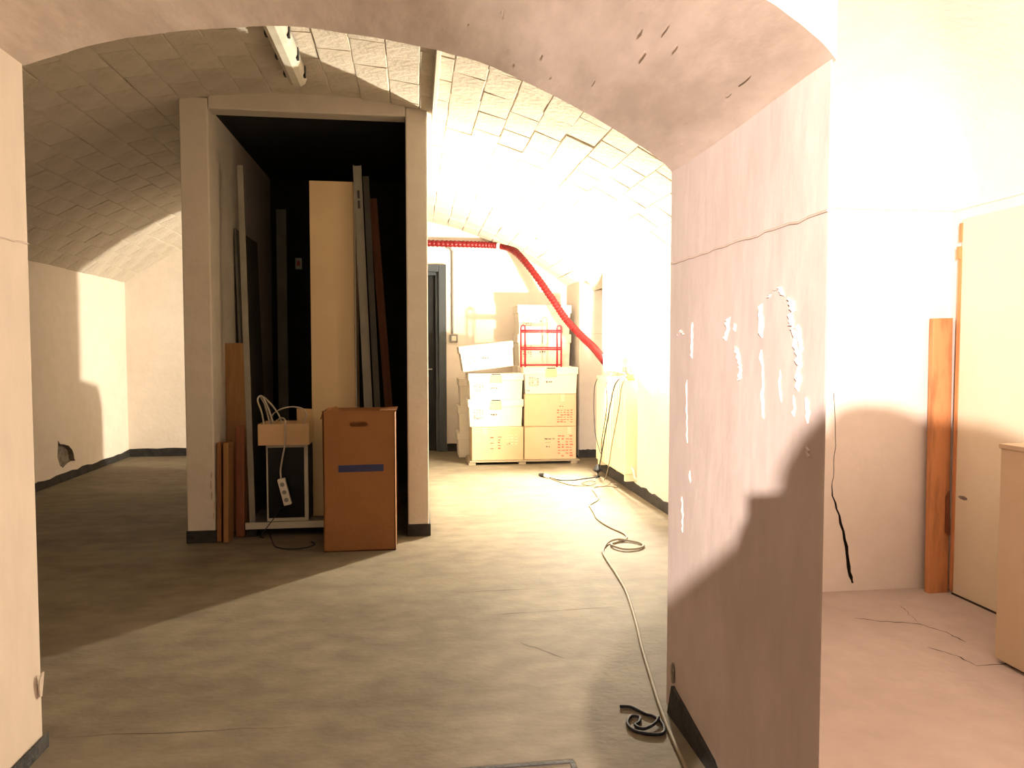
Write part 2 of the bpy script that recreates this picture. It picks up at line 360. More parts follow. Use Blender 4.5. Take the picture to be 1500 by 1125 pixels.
# right wall with the radiator niche, then the bay and the pilaster
o = MB().box(WR, 2.75, 3.9, 6.42, 0, 2.6).box(WR, 2.75, 6.42, 7.62, 1.32, 2.6).box(WR, 2.75, 6.42, 7.62, 0, 0.09).box(2.12, 2.75, 6.42, 7.62, 0.09, 1.32).box(WR, 2.75, 7.62, 7.70, 0, 2.6).build('wall_right', 'plaster'); struct(o, 'brightly lit side wall with a shallow niche for the radiator', 'wall')
o = MB().box(2.45, 2.75, 7.70, 8.67, 0, 2.6).build('wall_bay', 'plaster'); struct(o)
o = MB().box(1.95, 2.75, 8.67, YB, 0, 2.6).build('wall_pilaster', 'plaster', bevel=0.015); struct(o, 'plastered pilaster beside the box stack with the red hose across it', 'wall')
MB().tube([(1.955 + i * .04, 8.668, 1.49 + random.uniform(-.003, .003)) for i in range(13)], 0.003, 5).build('paint_line', 'soffit', o)
o = MB().box(WR, 2.75, 7.70, 8.67, 2.25, 2.6).build('ceiling_bay', 'plaster'); struct(o)
# blocks behind the alcove, closing the far room
o = MB().box(1.42, 2.75, 3.9, 4.0, 0, 3.2).build('wall_far_return', 'plaster'); struct(o)
# skirting
def skirt(name, *boxes):
    mb = MB()
    for b in boxes: mb.box(*b)
    return struct(mb.build(name, 'base', bevel=0.004))
def ragged(name, p0, p1, nrm, h0, th=0.014, n=26, amp=0.018):
    """skirting with a chipped upper edge"""
    p0, p1, nrm = Vector(p0), Vector(p1), Vector(nrm); mb = MB(); vs2 = []
    for i in range(n + 1):
        p = p0.lerp(p1, i / n); hh = h0 + random.uniform(-amp, amp * .3)
        vs2 += [p, p + nrm * th, p + nrm * th + Vector((0, 0, hh)), p + Vector((0, 0, hh))]
    fs2 = []
    for i in range(n):
        for k in range(4): fs2.append((4 * i + k, 4 * i + (k + 1) % 4, 4 * i + 4 + (k + 1) % 4, 4 * i + 4 + k))
    fs2 += [(3, 2, 1, 0), (4 * n, 4 * n + 1, 4 * n + 2, 4 * n + 3)]
    return struct(mb.add(vs2, fs2).build(name, 'base'))
ragged('baseboard_left', (WL, YF + .02, 0), (WL, YB, 0), (1, 0, 0), 0.085, n=60)
ragged('baseboard_back', (-3.44, YB, 0), (-0.69, YB, 0), (0, -1, 0), 0.10, amp=0.008)
ragged('baseboard_back_right', (0.40, YB, 0), (1.95, YB, 0), (0, -1, 0), 0.10, amp=0.008)
ragged('baseboard_pilaster', (1.945, 8.67, 0), (2.44, 8.67, 0), (0, -1, 0), 0.10, amp=0.008)
ragged('baseboard_right', (WR, 4.0, 0), (WR, 7.70, 0), (-1, 0, 0), 0.095, n=50)

# ------------------------------------------------------------------ brick vault of the far room
th0 = math.asin(HALF / RAD)
m = MB(); nseg = 40
ys = [YF - 0.01, 3.2, 3.9, 3.901, YB + 0.1]
amax = [math.asin((1.05 - VC) / RAD), math.asin((1.25 - VC) / RAD), math.asin((1.46 - VC) / RAD), th0 * 1.06, th0 * 1.06]
vs_ = []; fs = []; n1 = nseg + 1
for yy, am in zip(ys, amax):
    for r in (RAD + 0.009, RAD + 0.12):
        for i in range(n1):
            a = -th0 * 1.06 + (am + th0 * 1.06) * i / nseg; vs_.append((VC + r * math.sin(a), yy, VZ + r * math.cos(a)))
for k in range(len(ys) - 1):
    b0, b1 = k * 2 * n1, (k + 1) * 2 * n1
    for i in range(nseg): fs += [(b0 + i, b0 + i + 1, b1 + i + 1, b1 + i), (b0 + n1 + i, b0 + n1 + i + 1, b1 + n1 + i + 1, b1 + n1 + i)]
CEIL = m.add(vs_, fs).build('ceiling', 'mortar'); struct(CEIL, 'low white-painted brick barrel vault over the far room', 'vault')
NC = 30; BL = 0.36; NB = 20
dth = 2 * th0 / NC; BW = RAD * dth
def brick_mesh(seed):
    r = random.Random(seed); b = MB(); hw, hl = BW / 2 - 0.0008, BL / 2 - 0.0012; c = 0.0045; t = 0.03
    j = lambda a=0.0045: r.uniform(-a, a)
    low = [(-hw + j(), -hl + j(), 0), (hw + j(), -hl + j(), 0), (hw + j(), hl + j(), 0), (-hw + j(), hl + j(), 0)]
    vs2 = [(x, y, t) for x, y, z in low] + [(x, y, c) for x, y, z in low] + [(x - math.copysign(c, x), y - math.copysign(c, y), j(0.002)) for x, y, z in low]
    fs2 = [(0, 1, 2, 3), (11, 10, 9, 8)] + [(i, (i + 1) % 4, 4 + (i + 1) % 4, 4 + i) for i in range(4)] + [(4 + i, 4 + (i + 1) % 4, 8 + (i + 1) % 4, 8 + i) for i in range(4)]
    me = bpy.data.meshes.new('brick'); me.from_pydata(vs2, [], fs2); me.update()
    bb = bmesh.new(); bb.from_mesh(me); bmesh.ops.recalc_face_normals(bb, faces=bb.faces); bb.to_mesh(me); bb.free()
    me.materials.append(M['brick']); return me
BM = [brick_mesh(s) for s in range(8)]
cr, sr = math.cos(math.radians(7.47)), math.sin(math.radians(7.47))
def seen(p):
    """is a vault point visible through the passage arch and not behind the closet"""
    d = p - CAM; t = YF / d.y; q = CAM + d * t
    if not (XL < q.x < XR and q.z < arc_z(q.x)): return False
    t = 5.15 / d.y
    if t < 1:
        q = CAM + d * t
        if -1.52 < q.x < 0.09: return False
    return True
bricks = []
for i in range(NC):
    a = -th0 + (i + .5) * dth
    for j in range(-1, NB):
        y0 = YF + j * BL + (BL / 2 if i % 2 else 0)
        if y0 + BL < YF + 0.05 or y0 > YB - 0.02: continue
        yc = y0 + BL / 2
        # keep whole bricks inside the room
        if yc + BL / 2 > YB + 0.02: yc = YB + 0.02 - BL / 2
        if yc - BL / 2 < YF: yc = YF + BL / 2
        if yc < 3.9 and VC + RAD * math.sin(a) > 1.0 + .38 * (yc - YF): continue
        ks = 1.0 if VC + RAD * math.sin(a) > -0.75 else 0.3
        jr = random.uniform(-0.004, 0.004) * ks
        mtx = Matrix.Translation((VC + (RAD + jr) * math.sin(a), yc, VZ + (RAD + jr) * math.cos(a))) @ Matrix.Rotation(a, 4, 'Y') @ Matrix.Rotation(random.uniform(-.010, .010) * ks, 4, 'X') @ Matrix.Rotation(random.uniform(-.02, .02) * ks, 4, 'Y')
        p = mtx.translation; d = p - CAM; dep = d.x * sr + d.y * cr
        n = Vector((-math.sin(a), 0, -math.cos(a)))
        area = max(0, -n.dot(d.normalized())) / (dep * dep) if seen(p) else 0
        bricks.append((area, mtx, random.randrange(8)))
bricks.sort(key=lambda b: -b[0])
for area, mtx, k in bricks[:300]:
    if area <= 0: break
    o = bpy.data.objects.new('brick', BM[k]); COL.objects.link(o); o.parent = CEIL; o.matrix_local = mtx
rest = [b for idx, b in enumerate(bricks) if idx >= 300 or b[0] <= 0]
mb = MB()
for area, mtx, k in rest:
    mb.add([mtx @ v.co for v in BM[k].vertices], [tuple(p.vertices) for p in BM[k].polygons])
if rest:
    o = mb.build('brick_field', 'brick', CEIL); o['kind'] = 'stuff'

# ------------------------------------------------------------------ masonry closet in the far room
CX0, CX1, CY0, CY1 = -1.52, 0.09, 5.15, 7.38
o = MB().box(CX0, CX0 + .18, CY0, CY1, 0, vault_z(CX0) + .02).build('wall_closet_left', 'plaster', bevel=0.01); struct(o, 'plastered closet side wall with chipped paint at its foot', 'wall')
for k in range(5): flake(CX0 + .15 + random.uniform(0, .03), CY0 - .001, .18 + .07 * k, .012, .065, (0, -1, 0), (1, 0, 0), (0, 0, 1), 'plaster_chip', 'soffit', o, 0.002, 0.002)
o = MB().box(CX1 - .145, CX1, CY0, CY1, 0, vault_z(CX1) + .02).build('wall_closet_right', 'plaster', bevel=0.01); struct(o, 'plastered closet side wall next to the bright half of the room', 'wall')
m = MB(); zt = 3.04
m.box(CX0 + .18, CX1 - .145, CY0, CY0 + .14, 2.88, zt)
o = m.build('wall_closet_lintel', 'plaster', bevel=0.01); struct(o, 'plastered lintel over the closet opening', 'lintel')
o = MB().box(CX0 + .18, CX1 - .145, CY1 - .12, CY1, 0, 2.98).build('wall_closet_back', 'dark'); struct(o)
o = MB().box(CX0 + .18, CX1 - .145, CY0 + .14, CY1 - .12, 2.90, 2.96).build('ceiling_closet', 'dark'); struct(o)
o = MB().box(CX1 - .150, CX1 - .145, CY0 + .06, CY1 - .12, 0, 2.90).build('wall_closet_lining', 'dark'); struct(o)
skirt('baseboard_closet_left', (CX0 - .006, CX0 + .186, CY0 - .012, CY0, 0, .085), (CX0 + .18, CX0 + .192, CY0, CY0 + .05, 0, .085))
skirt('baseboard_closet_right', (CX1 - .15, CX1 + .012, CY0 - .012, CY0, 0, .085), (CX1, CX1 + .012, CY0, CY1, 0, .085))

# ------------------------------------------------------------------ near room: alcove back wall, side walls, coved ceiling
ck = catmull([(2.198, 1.073, 0), (2.211, .837, 0), (2.203, .655, 0), (2.194, .545, 0), (2.227, .452, 0), (2.277, .285, 0), (2.300, .136, 0), (2.322, .045, 0)], 4)
left, right = [], []
for i, p in enumerate(ck):
    t = i / (len(ck) - 1); wd = 0.0018 + 0.0095 * max(0, min(1, (t - .35) * 2.2)) * random.uniform(.6, 1.1) * (1 if t < .93 else .5)
    jx = random.uniform(-.004, .004); left.append((p.x + jx - wd, p.y)); right.append((p.x + jx + wd, p.y))
o = holed('wall_alcove_back', 'white', [(1.5, 0), (3.0, 0), (3.0, 3.2), (1.5, 3.2)], [left + right[::-1]], lambda u, v, d: (u, AB + d, v), 0.25, 'crack', [0.03]); struct(o, 'plastered alcove wall with a long jagged crack down to the floor', 'wall')
o = MB().box(AR, 3.1, -4.2, AB, 0, 3.2).build('wall_alcove_right', 'white'); struct(o)
o = MB().box(-3.7, 3.1, -4.2, -4.0, 0, 3.2).build('wall_entry_back', 'white'); struct(o)
o = MB().box(-3.7, -3.2, -4.0, YN, 0, 3.2).build('wall_entry_left', 'white'); struct(o)
o = MB().box(1.5, AR, AB - .012, AB, 2.035, 2.05).box(AR - .012, AR, -4.0, AB, 2.035, 2.05).build('trim_2', 'white', bevel=0.003); struct(o)
m = MB()
def cove(x0, x1, y0, y1, gx, gy):
    vs2 = []
    for j in range(gy + 1):
        y = y0 + (y1 - y0) * j / gy
        for i in range(gx + 1):
            xs = x0(y) if callable(x0) else x0; x = xs + (x1 - xs) * i / gx
            d = min(x + 3.2, AR - x, y + 4.0, AB - y); q = min(1, d / 1.1)
            vs2.append((x, y, 2.05 + 0.75 * math.sqrt(max(0, 1 - (1 - q) ** 2))))
    m.add(vs2, [(j * (gx + 1) + i, j * (gx + 1) + i + 1, (j + 1) * (gx + 1) + i + 1, (j + 1) * (gx + 1) + i) for j in range(gy) for i in range(gx)])
cove(-3.2, AR, -4.0, YN + .02, 48, 44)
cove(lambda y: XR + .05 + (y - YN) * .25, AR, YN + .02, AB, 20, 20)
o = m.build('ceiling_entry', 'white', smooth=True); struct(o, 'white coved ceiling over the alcove and entry room', 'ceiling')

# ------------------------------------------------------------------ door in the far wall
d = struct(bpy.data.objects.new('door_1', None), 'dark blue-grey steel door frame in the far wall beside the closet', 'door'); COL.objects.link(d); d.location = (-.15, YB, 0)
fr = MB().box(.30, .395, YB - .05, YB + .10, 0, 2.37).box(-.69, -.59, YB - .05, YB + .10, 0, 2.37).box(-.59, .30, YB - .05, YB + .10, 2.28, 2.37).build('door_frame', 'doorframe', d, bevel=0.006)
MB().box(.262, .30, YB + .0, YB + .10, 0, 2.28).box(-.59, -.55, YB + .0, YB + .10, 0, 2.28).box(-.55, .262, YB, YB + .10, 2.24, 2.28).build('stop_strip', 'doorframe', d, bevel=0.004)
lf = MB().box(-.55, .262, YB + .05, YB + .09, 0.01, 2.24).build('door_leaf', 'dark', d, bevel=0.004)
MB().tube([(.21, YB + .05, 1.05), (.21, YB + .0, 1.05), (.10, YB + .0, 1.05)], .009, 8).build('handle', 'grey', lf)

# ------------------------------------------------------------------ ceiling fittings
r = root('fluorescent_fixture', (-.70, 4.1, 2.895), 'unlit sealed fluorescent light fixture with black side clips on the vault', 'light fixture')
zt = 2.979
prof = [(-.058, zt), (-.058, 2.945), (-.045, 2.915), (-.02, 2.899), (.02, 2.899), (.045, 2.915), (.058, 2.945), (.058, zt)]
def extr(prof, x0, y0, y1, taper=0.0):
    mb = MB(); n = len(prof); vs2 = []
    for y, s in ((y0, 1 - taper), (y0 + .03, 1), (y1 - .05, 1), (y1, 1 - taper)):
        for p, q in prof: vs2.append((x0 + p * s, y, zt + (q - zt) * s))
    fs2 = [tuple(range(n)), tuple(range(3 * n, 4 * n))]
    for a in range(3): fs2 += [(a * n + k, a * n + (k + 1) % n, (a + 1) * n + (k + 1) % n, (a + 1) * n + k) for k in range(n)]
    return mb.add(vs2, fs2)
extr(prof, -.70, 3.45, 4.76, 0.28).build('diffuser', 'diffuser', r, bevel=0.004)
MB().box(-.758, -.642, 3.46, 4.75, zt - .005, zt + .012).build('housing', 'grey', r, bevel=0.003)
for y in (3.6, 4.05, 4.35, 4.62):
    for s in (-1, 1):
        MB().box(-.70 + s * .056 - .008, -.70 + s * .056 + .008, y - .022, y + .022, 2.925, 2.988).build('clip', 'plastic', r, bevel=0.004)
MB().tube([(-.72, 3.46, 2.955), (-.72, 4.7, 2.955)], .013, 10).build('tube', 'whiteplastic', r); MB().tube([(-.68, 3.46, 2.955), (-.68, 4.7, 2.955)], .013, 10).build('tube', 'whiteplastic', r)

xz = vault_z(.135)
mb = MB().box(.122, .148, 2.60, 5.20, xz - .055, xz + .005)
o = mb.build('cable_trunking', 'whiteplastic', bevel=0.003); tag(o, 'white cable trunking running along the brick vault to the closet', 'trunking')

# ------------------------------------------------------------------ things in the closet
def plank(name, a, b, wdir, wd, th, m_, label, cat, group=None, bevel=0.003):
    """leaning or standing board from foot a to head b"""
    r_ = MB().beam(a, b, wdir, wd, th).build(name, m_, bevel=bevel); return tag(r_, label, cat, group)
X1 = CX0 + .18   # inner face of closet left wall = -1.34
plank('wooden_plank', (-1.255, 5.44, 0.005), (-1.275, 5.50, 1.345), (1, 0, 0), .135, .025, 'wood2', 'tallest brown wooden plank standing at the closet post', 'plank')
plank('wooden_plank', (-1.314, 5.215, 0.003), (-1.316, 5.26, .668), (0, 1, 0), .16, .030, 'wood', 'short brown wooden plank, edge on, touching the closet post', 'plank')
plank('wooden_plank', (-1.262, 5.175, 0.003), (-1.264, 5.225, .668), (0, 1, 0), .15, .032, 'wood2', 'short lighter wooden plank, edge on, between two darker planks', 'plank')
plank('wooden_plank', (-1.206, 5.27, 0.003), (-1.206, 5.31, .775), (1, 0, 0), .062, .028, 'redwood', 'short dark rounded wooden board beside the pale metal upright', 'plank', bevel=0.010)
r = root('metal_upright', (-1.145, 5.30, 0.0), 'tall slim pale grey metal upright leaning in the closet', 'metal profile')
MB().beam((-1.130, 5.30, .092), (-1.188, 5.36, 2.57), (1, 0, 0), .040, .010).build('front_flange', 'metal', r, bevel=0.002)
MB().beam((-1.148, 5.32, .092), (-1.206, 5.38, 2.57), (0, 1, 0), .045, .008).build('side_flange', 'metal', r, bevel=0.002)
r = root('cabinet_base', (-.75, 5.5, 0), 'low pale metal base tray on the closet floor', 'base')
MB().box(-1.165, -.37, 5.235, 5.75, .062, .088).build('tray', 'metal', r, bevel=0.003)
MB().box(-1.165, -.37, 5.230, 5.242, .062, .108).build('front_lip', 'whitemetal', r, bevel=0.002)
for x in (-1.13, -.41):
    for y in (5.30, 5.70): MB().box(x - .03, x + .03, y - .03, y + .03, 0, .063).build('foot', 'plastic', r)
# dim boards and things at the back of the closet
plank('grey_board', (-1.135, 6.62, 0.004), (-1.150, 6.72, 2.52), (1, 0, 0), .085, .02, 'greyboard', 'narrow dim grey board standing in the dark of the closet', 'board')
plank('wide_board', (-1.27, 6.15, 0.004), (-1.325, 6.15, 2.20), (0, 1, 0), .75, .018, 'greyboard', 'wide dark board leaning on the closet side wall', 'board')
r = root('wall_switch', (-1.085, 7.26, 2.11), 'small pale switch box on the dark back wall of the closet', 'switch')
MB().box(-1.117, -1.057, 7.235, 7.26, 2.06, 2.165).build('plate', 'whiteplastic', r, bevel=0.004); MB().box(-1.10, -1.074, 7.229, 7.236, 2.09, 2.135).build('rocker', 'redink', r, bevel=0.002)
# tall cream panel
r = root('tall_cream_cabinet', (-.59, 5.6, .088), 'tall narrow cream cabinet standing in the closet', 'cabinet')
MB().box(-.735, -.418, 5.47, 5.70, .089, 2.50).build('body', 'cream', r, bevel=0.003)
MB().box(-.737, -.430, 5.445, 5.468, .095, 2.497).build('door', 'cream', r, bevel=0.003)
MB().box(-.428, -.4185, 5.447, 5.469, .095, 2.497).build('edge_strip', 'whitemetal', r, bevel=0.001)
# metal profiles leaning to the right of the cabinet
r = root('slotted_channel', (-.30, 5.34, 0), 'pale grey slotted metal channel leaning beside the cream cabinet', 'metal profile', None)
a, b = Vector((-.298, 5.33, 0.0)), Vector((-.398, 5.405, 2.60))
MB().beam(a, b, (1, 0, 0), .052, .006).build('web', 'metal', r, bevel=0.001)
for s in (-1, 1): MB().beam(a + Vector((s * .026, -.014, 0)), b + Vector((s * .026, -.014, 0)), (0, 1, 0), .03, .005).build('flange', 'metal', r, bevel=0.001)
dd = (b - a).normalized()
for q in (2.40, 2.33):
    c = a + dd * q; MB().beam(c - dd * .028 + Vector((0, -.006, 0)), c + dd * .028 + Vector((0, -.006, 0)), (1, 0, 0), .016, .004).build('slot', 'plastic', r)
plank('metal_strip', (-.248, 5.64, 0.002), (-.358, 5.72, 2.60), (1, 0, 0), .045, .02, 'greyboard', 'darker grey metal strip leaning just behind the slotted channel', 'metal profile')
plank('brown_lath', (-.150, 5.88, 0.002), (-.320, 5.95, 2.48), (1, 0, 0), .062, .022, 'redwood', 'long reddish-brown wooden lath leaning behind the metal channel', 'plank')
# framed dark glass case with a cardboard tray on it
r = root('glass_fronted_case', (-.885, 5.3, .11), 'small dark case with a white-framed glass front in the closet', 'case')
MB().box(-1.022, -.742, 5.262, 5.46, .109, .645).build('body', 'dark', r, bevel=0.003)
MB().box(-1.022, -1.012, 5.247, 5.262, .109, .645).box(-.768, -.742, 5.247, 5.262, .109, .645).box(-1.012, -.768, 5.247, 5.262, .623, .645).box(-1.012, -.768, 5.247, 5.262, .109, .131).build('frame', 'whitemetal', r, bevel=0.002)
MB().box(-1.012, -.768, 5.257, 5.261, .131, .623).build('glass_pane', 'glass', r)
r = root('cardboard_tray', (-.89, 5.3, .645), 'shallow cardboard tray full of tangled cables on the glass case', 'tray')
z0, z1 = .646, .79
MB().box(-1.065, -.725, 5.20, 5.206, z0, z1).build('front_panel', 'card2', r); MB().box(-1.065, -.725, 5.454, 5.46, z0, z1).build('rear_panel', 'card2', r)
MB().box(-1.065, -1.059, 5.206, 5.454, z0, z1).build('side_panel', 'card2', r); MB().box(-.731, -.725, 5.206, 5.454, z0, z1 + .01).build('side_panel', 'card2', r)
MB().box(-1.059, -.731, 5.206, 5.454, z0, z0 + .005).build('bottom', 'card2', r)
MB().hexa([(-.84, 5.43, z1 - .03), (-.73, 5.43, z1 - .03), (-.73, 5.45, z1 - .03), (-.84, 5.45, z1 - .03), (-.84, 5.42, z1 + .09), (-.73, 5.42, z1 + .085), (-.73, 5.425, z1 + .085), (-.84, 5.425, z1 + .09)]).build('flap', 'card2', r)
def tubething(name, pts, rad, m_, label, cat='cable', n=8, seg=7, closed=False, group=None):
    o_ = MB().tube(catmull(pts, n, closed), rad, seg, closed).build(name, m_, smooth=True); return tag(o_, label, cat, group)
tubething('cable_coil', [(-1.03, 5.30, .67), (-1.055, 5.30, .85), (-1.085, 5.31, .95), (-1.06, 5.33, .975), (-1.02, 5.32, .90), (-.98, 5.31, .78), (-.95, 5.33, .68), (-1.0, 5.36, .72), (-1.04, 5.35, .90), (-1.07, 5.34, .97), (-1.03, 5.34, .95), (-.96, 5.34, .86), (-.92, 5.33, .75), (-.93, 5.3, .67)], .006, 'cablewhite', 'coil of pale cable standing up out of the cardboard tray')
tubething('cable_loop', [(-1.02, 5.40, .67), (-1.01, 5.39, .82), (-.95, 5.38, .875), (-.87, 5.38, .895), (-.79, 5.37, .88), (-.765, 5.36, .84), (-.78, 5.35, .79), (-.80, 5.35, .68)], .005, 'cablewhite', 'single pale cable arching over the cardboard tray')
r = root('power_strip', (-.888, 5.18, .22), 'white power strip hanging by its cord in front of the glass case', 'power strip')
MB().tube(catmull([(-.97, 5.33, .80), (-.92, 5.28, .825), (-.885, 5.21, .815), (-.882, 5.188, .78), (-.885, 5.186, .66), (-.905, 5.19, .55), (-.918, 5.195, .47), (-.915, 5.20, .40)], 8), .0055, 8).build('cord', 'cablewhite', r, smooth=True)
a, b = Vector((-.916, 5.205, .415)), Vector((-.872, 5.205, .232))
MB().beam(a, b, (1, 0, 0), .052, .038).build('body', 'whiteplastic', r, bevel=0.006)
dd = (b - a).normalized()
for q in (.04, .095, .15):
    c = a + dd * q + Vector((0, -.0195, 0)); MB().lathe([(.015, -.001), (.015, .001)], c, 'y', 14).build('socket', 'grey', r)
# large brown carton
r = root('tall_carton', (-.355, 4.98, 0), 'tall brown cardboard carton with a blue tape stripe and hand slot', 'carton')
cx0, cx1, cy0, cy1, zc = -.585, -.130, 4.80, 5.13, .905
slot = [(-.417, .815), (-.405, .806), (-.318, .806), (-.306, .815), (-.306, .83), (-.318, .839), (-.405, .839), (-.417, .83)]
loops = [[Vector((u, v, 0)) for u, v in [(cx0 + .004, 0.0), (cx1, 0.0), (cx1 - .003, zc), (cx0 - .004, zc + .004)]], [Vector((u, v, 0)) for u, v in slot]]
tri = tessellate_polygon(loops); flat = [p for l in loops for p in l]; nf = len(flat)
mb = MB(); mb.add([(p.x, cy0, p.y) for p in flat] + [(p.x, cy0 + .007, p.y) for p in flat], list(tri) + [tuple(i + nf for i in t) for t in tri])
mb.build('front_panel', 'card', r)
MB().box(cx0, cx0 + .007, cy0, cy1, 0, zc).build('side_panel', 'card', r); MB().box(cx1 - .007, cx1, cy0, cy1, 0, zc).build('side_panel', 'card', r)
MB().box(cx0, cx1, cy1 - .007, cy1, 0, zc).build('rear_panel', 'card', r); MB().box(cx0, cx1, cy0, cy1, .001, .008).build('bottom', 'carddark', r)
MB().box(cx0 + .008, cx1 - .008, cy0 + .012, cy1 - .012, .70, .71).build('dark_contents', 'carddark', r)
MB().hexa([(cx0, cy0, zc), (cx0 + .006, cy0, zc), (cx0 + .006, cy1, zc), (cx0, cy1, zc), (cx0 - .018, cy0 + .02, zc - .05), (cx0 - .012, cy0 + .02, zc - .05), (cx0 - .012, cy1 - .05, zc - .06), (cx0 - .018, cy1 - .05, zc - .06)]).build('torn_flap', 'card', r)
MB().hexa([(cx0 + .01, cy0 + .01, zc - .01), (cx0 + .11, cy0 + .02, zc - .01), (cx0 + .11, cy0 + .026, zc - .01), (cx0 + .01, cy0 + .016, zc - .01), (cx0 + .03, cy0 + .03, zc + .022), (cx0 + .085, cy0 + .05, zc + .030), (cx0 + .085, cy0 + .054, zc + .030), (cx0 + .03, cy0 + .035, zc + .022)]).build('torn_flap', 'card', r)
MB().hexa([(cx1 - .10, cy0 + .05, zc - .005), (cx1, cy0, zc - .005), (cx1, cy1, zc - .005), (cx1 - .10, cy1 - .04, zc - .005), (cx1 - .10, cy0 + .05, zc), (cx1 + .012, cy0 - .004, zc + .006), (cx1 + .012, cy1, zc + .006), (cx1 - .10, cy1 - .04, zc)]).build('torn_flap', 'card', r)
MB().hexa([(-.490, cy0 - .0012, .515), (-.205, cy0 - .0012, .518), (-.205, cy0, .518), (-.490, cy0, .515), (-.490, cy0 - .0012, .560), (-.205, cy0 - .0012, .563), (-.205, cy0, .563), (-.490, cy0, .560)]).build('blue_tape', 'blue', r)
tubething('black_cable_ring', [(-.70, 5.07, .004), (-.67, 5.0, .004), (-.72, 4.92, .004), (-.82, 4.90, .004), (-.91, 4.96, .004), (-.95, 5.06, .004), (-.98, 5.17, .006), (-1.0, 5.22, .03), (-.99, 5.24, .055)], .004, 'cabledark', 'thin dark cable curled on the floor in front of the closet')
tubething('thin_wire', [(-1.04, 5.22, .004), (-1.06, 5.19, .02), (-1.03, 5.18, .06), (-1.0, 5.2, .10), (-.97, 5.215, .14), (-.93, 5.22, .2), (-.9, 5.22, .21)], .003, 'cabledark', 'thin dark wire hanging at the foot of the glass case')

# ------------------------------------------------------------------ boxes at the far wall
def strokes(x0, x1, z0, z1, y, rows, cols, m_, parent, name, jit=.004):
    mb = MB(); rw = (z1 - z0) / rows; cw = (x1 - x0) / cols
    for i in range(rows):
        for j in range(cols):
            if random.random() < .12: continue
            x = x0 + j * cw + random.uniform(0, jit); z = z0 + (i + .25) * rw + random.uniform(-jit, jit) * .5; ww = cw * random.uniform(.5, .85); hh = rw * random.uniform(.25, .5)
            mb.hexa([(x, y - .0008, z), (x + ww, y - .0008, z + random.uniform(-.003, .003)), (x + ww, y, z), (x, y, z), (x, y - .0008, z + hh), (x + ww, y - .0008, z + hh), (x + ww, y, z + hh), (x, y, z + hh)])
    o_ = mb.build(name, m_, parent); o_['kind'] = 'stuff'; return o_
BD = .42
def archive_box(x0, x1, y, z0, z1, label, tab=True, rz=0.0, ry=0.0, detail=True, group='white lidded archive boxes'):
    cx = (x0 + x1) / 2; r_ = root('archive_box', (cx, y + BD / 2, z0), label, 'box', group); h_ = z1 - z0; w_ = x1 - x0
    body = MB()
    b0 = [(x0 + .022, y + .015, z0), (x1 - .022, y + .015, z0), (x1 - .022, y + BD - .015, z0), (x0 + .022, y + BD - .015, z0)]
    b1 = [(x0 + .010, y + .008, z1 - .02), (x1 - .010, y + .008, z1 - .02), (x1 - .010, y + BD - .008, z1 - .02), (x0 + .010, y + BD - .008, z1 - .02)]
    body.hexa(b0 + b1).build('body', 'boxwhite', r_, bevel=0.004)
    ld = MB().box(x0, x1, y, y + BD, z1 - h_ * .27, z1).build('lid', 'boxwhite', r_, bevel=0.005)
    if tab:
        MB().box(cx - .065, cx + .065, y - .003, y, z1 - h_ * .36, z1 - h_ * .06).build('fold_tab', 'card3', ld, bevel=0.001)
        MB().box(cx - .05, cx + .05, y - .004, y - .001, z1 - h_ * .05, z1 - .004).build('slot', 'plastic', ld)
    else:
        MB().box(cx - .03, cx - .024, y - .001, y, z1 - h_ * .27, z1 - .01).build('lid_seam', 'grayink', ld)
    if detail:
        zz = z0 + h_ * .42; yy = y + .006
        strokes(x0 + .06, x0 + .18, z0 + h_ * .28, z0 + h_ * .66, yy, 7, 4, 'redink', r_, 'red_stamp')
        strokes(cx - .06, cx + .02, zz - .01, zz + .03, yy, 1, 3, 'grayink', r_, 'pencil_mark')
        strokes(x0 + .035, x0 + .075, z0 + .03, z0 + .045, y + .010, 1, 2, 'grayink', r_, 'printed_mark')
    r_.rotation_euler = (0, ry, rz)
    return r_
def carton(x0, x1, y, z0, z1, label, tape_x, marks):
    cx = (x0 + x1) / 2; r_ = root('moving_carton', (cx, y + BD / 2, z0), label, 'carton', 'tan cardboard cartons under the archive boxes')
    MB().box(x0 + .004, x1 - .004, y, y + BD, z0 + .001, z1 - .006).build('body', 'card3', r_, bevel=0.006)
    MB().box(x0 + .004, x1 - .004, y + .002, y + BD / 2 - .002, z1 - .006, z1 - .001).build('top_flap', 'card3', r_); MB().box(x0 + .004, x1 - .004, y + BD / 2 + .002, y + BD - .002, z1 - .006, z1 - .001).build('top_flap', 'card3', r_)
    MB().box(tape_x - .022, tape_x + .022, y - .001, y, z1 - .085, z1 - .008).build('tape', 'tape', r_)
    for a in marks: strokes(*a[:4], y, *a[4:7], r_, 'handwriting')
    return r_
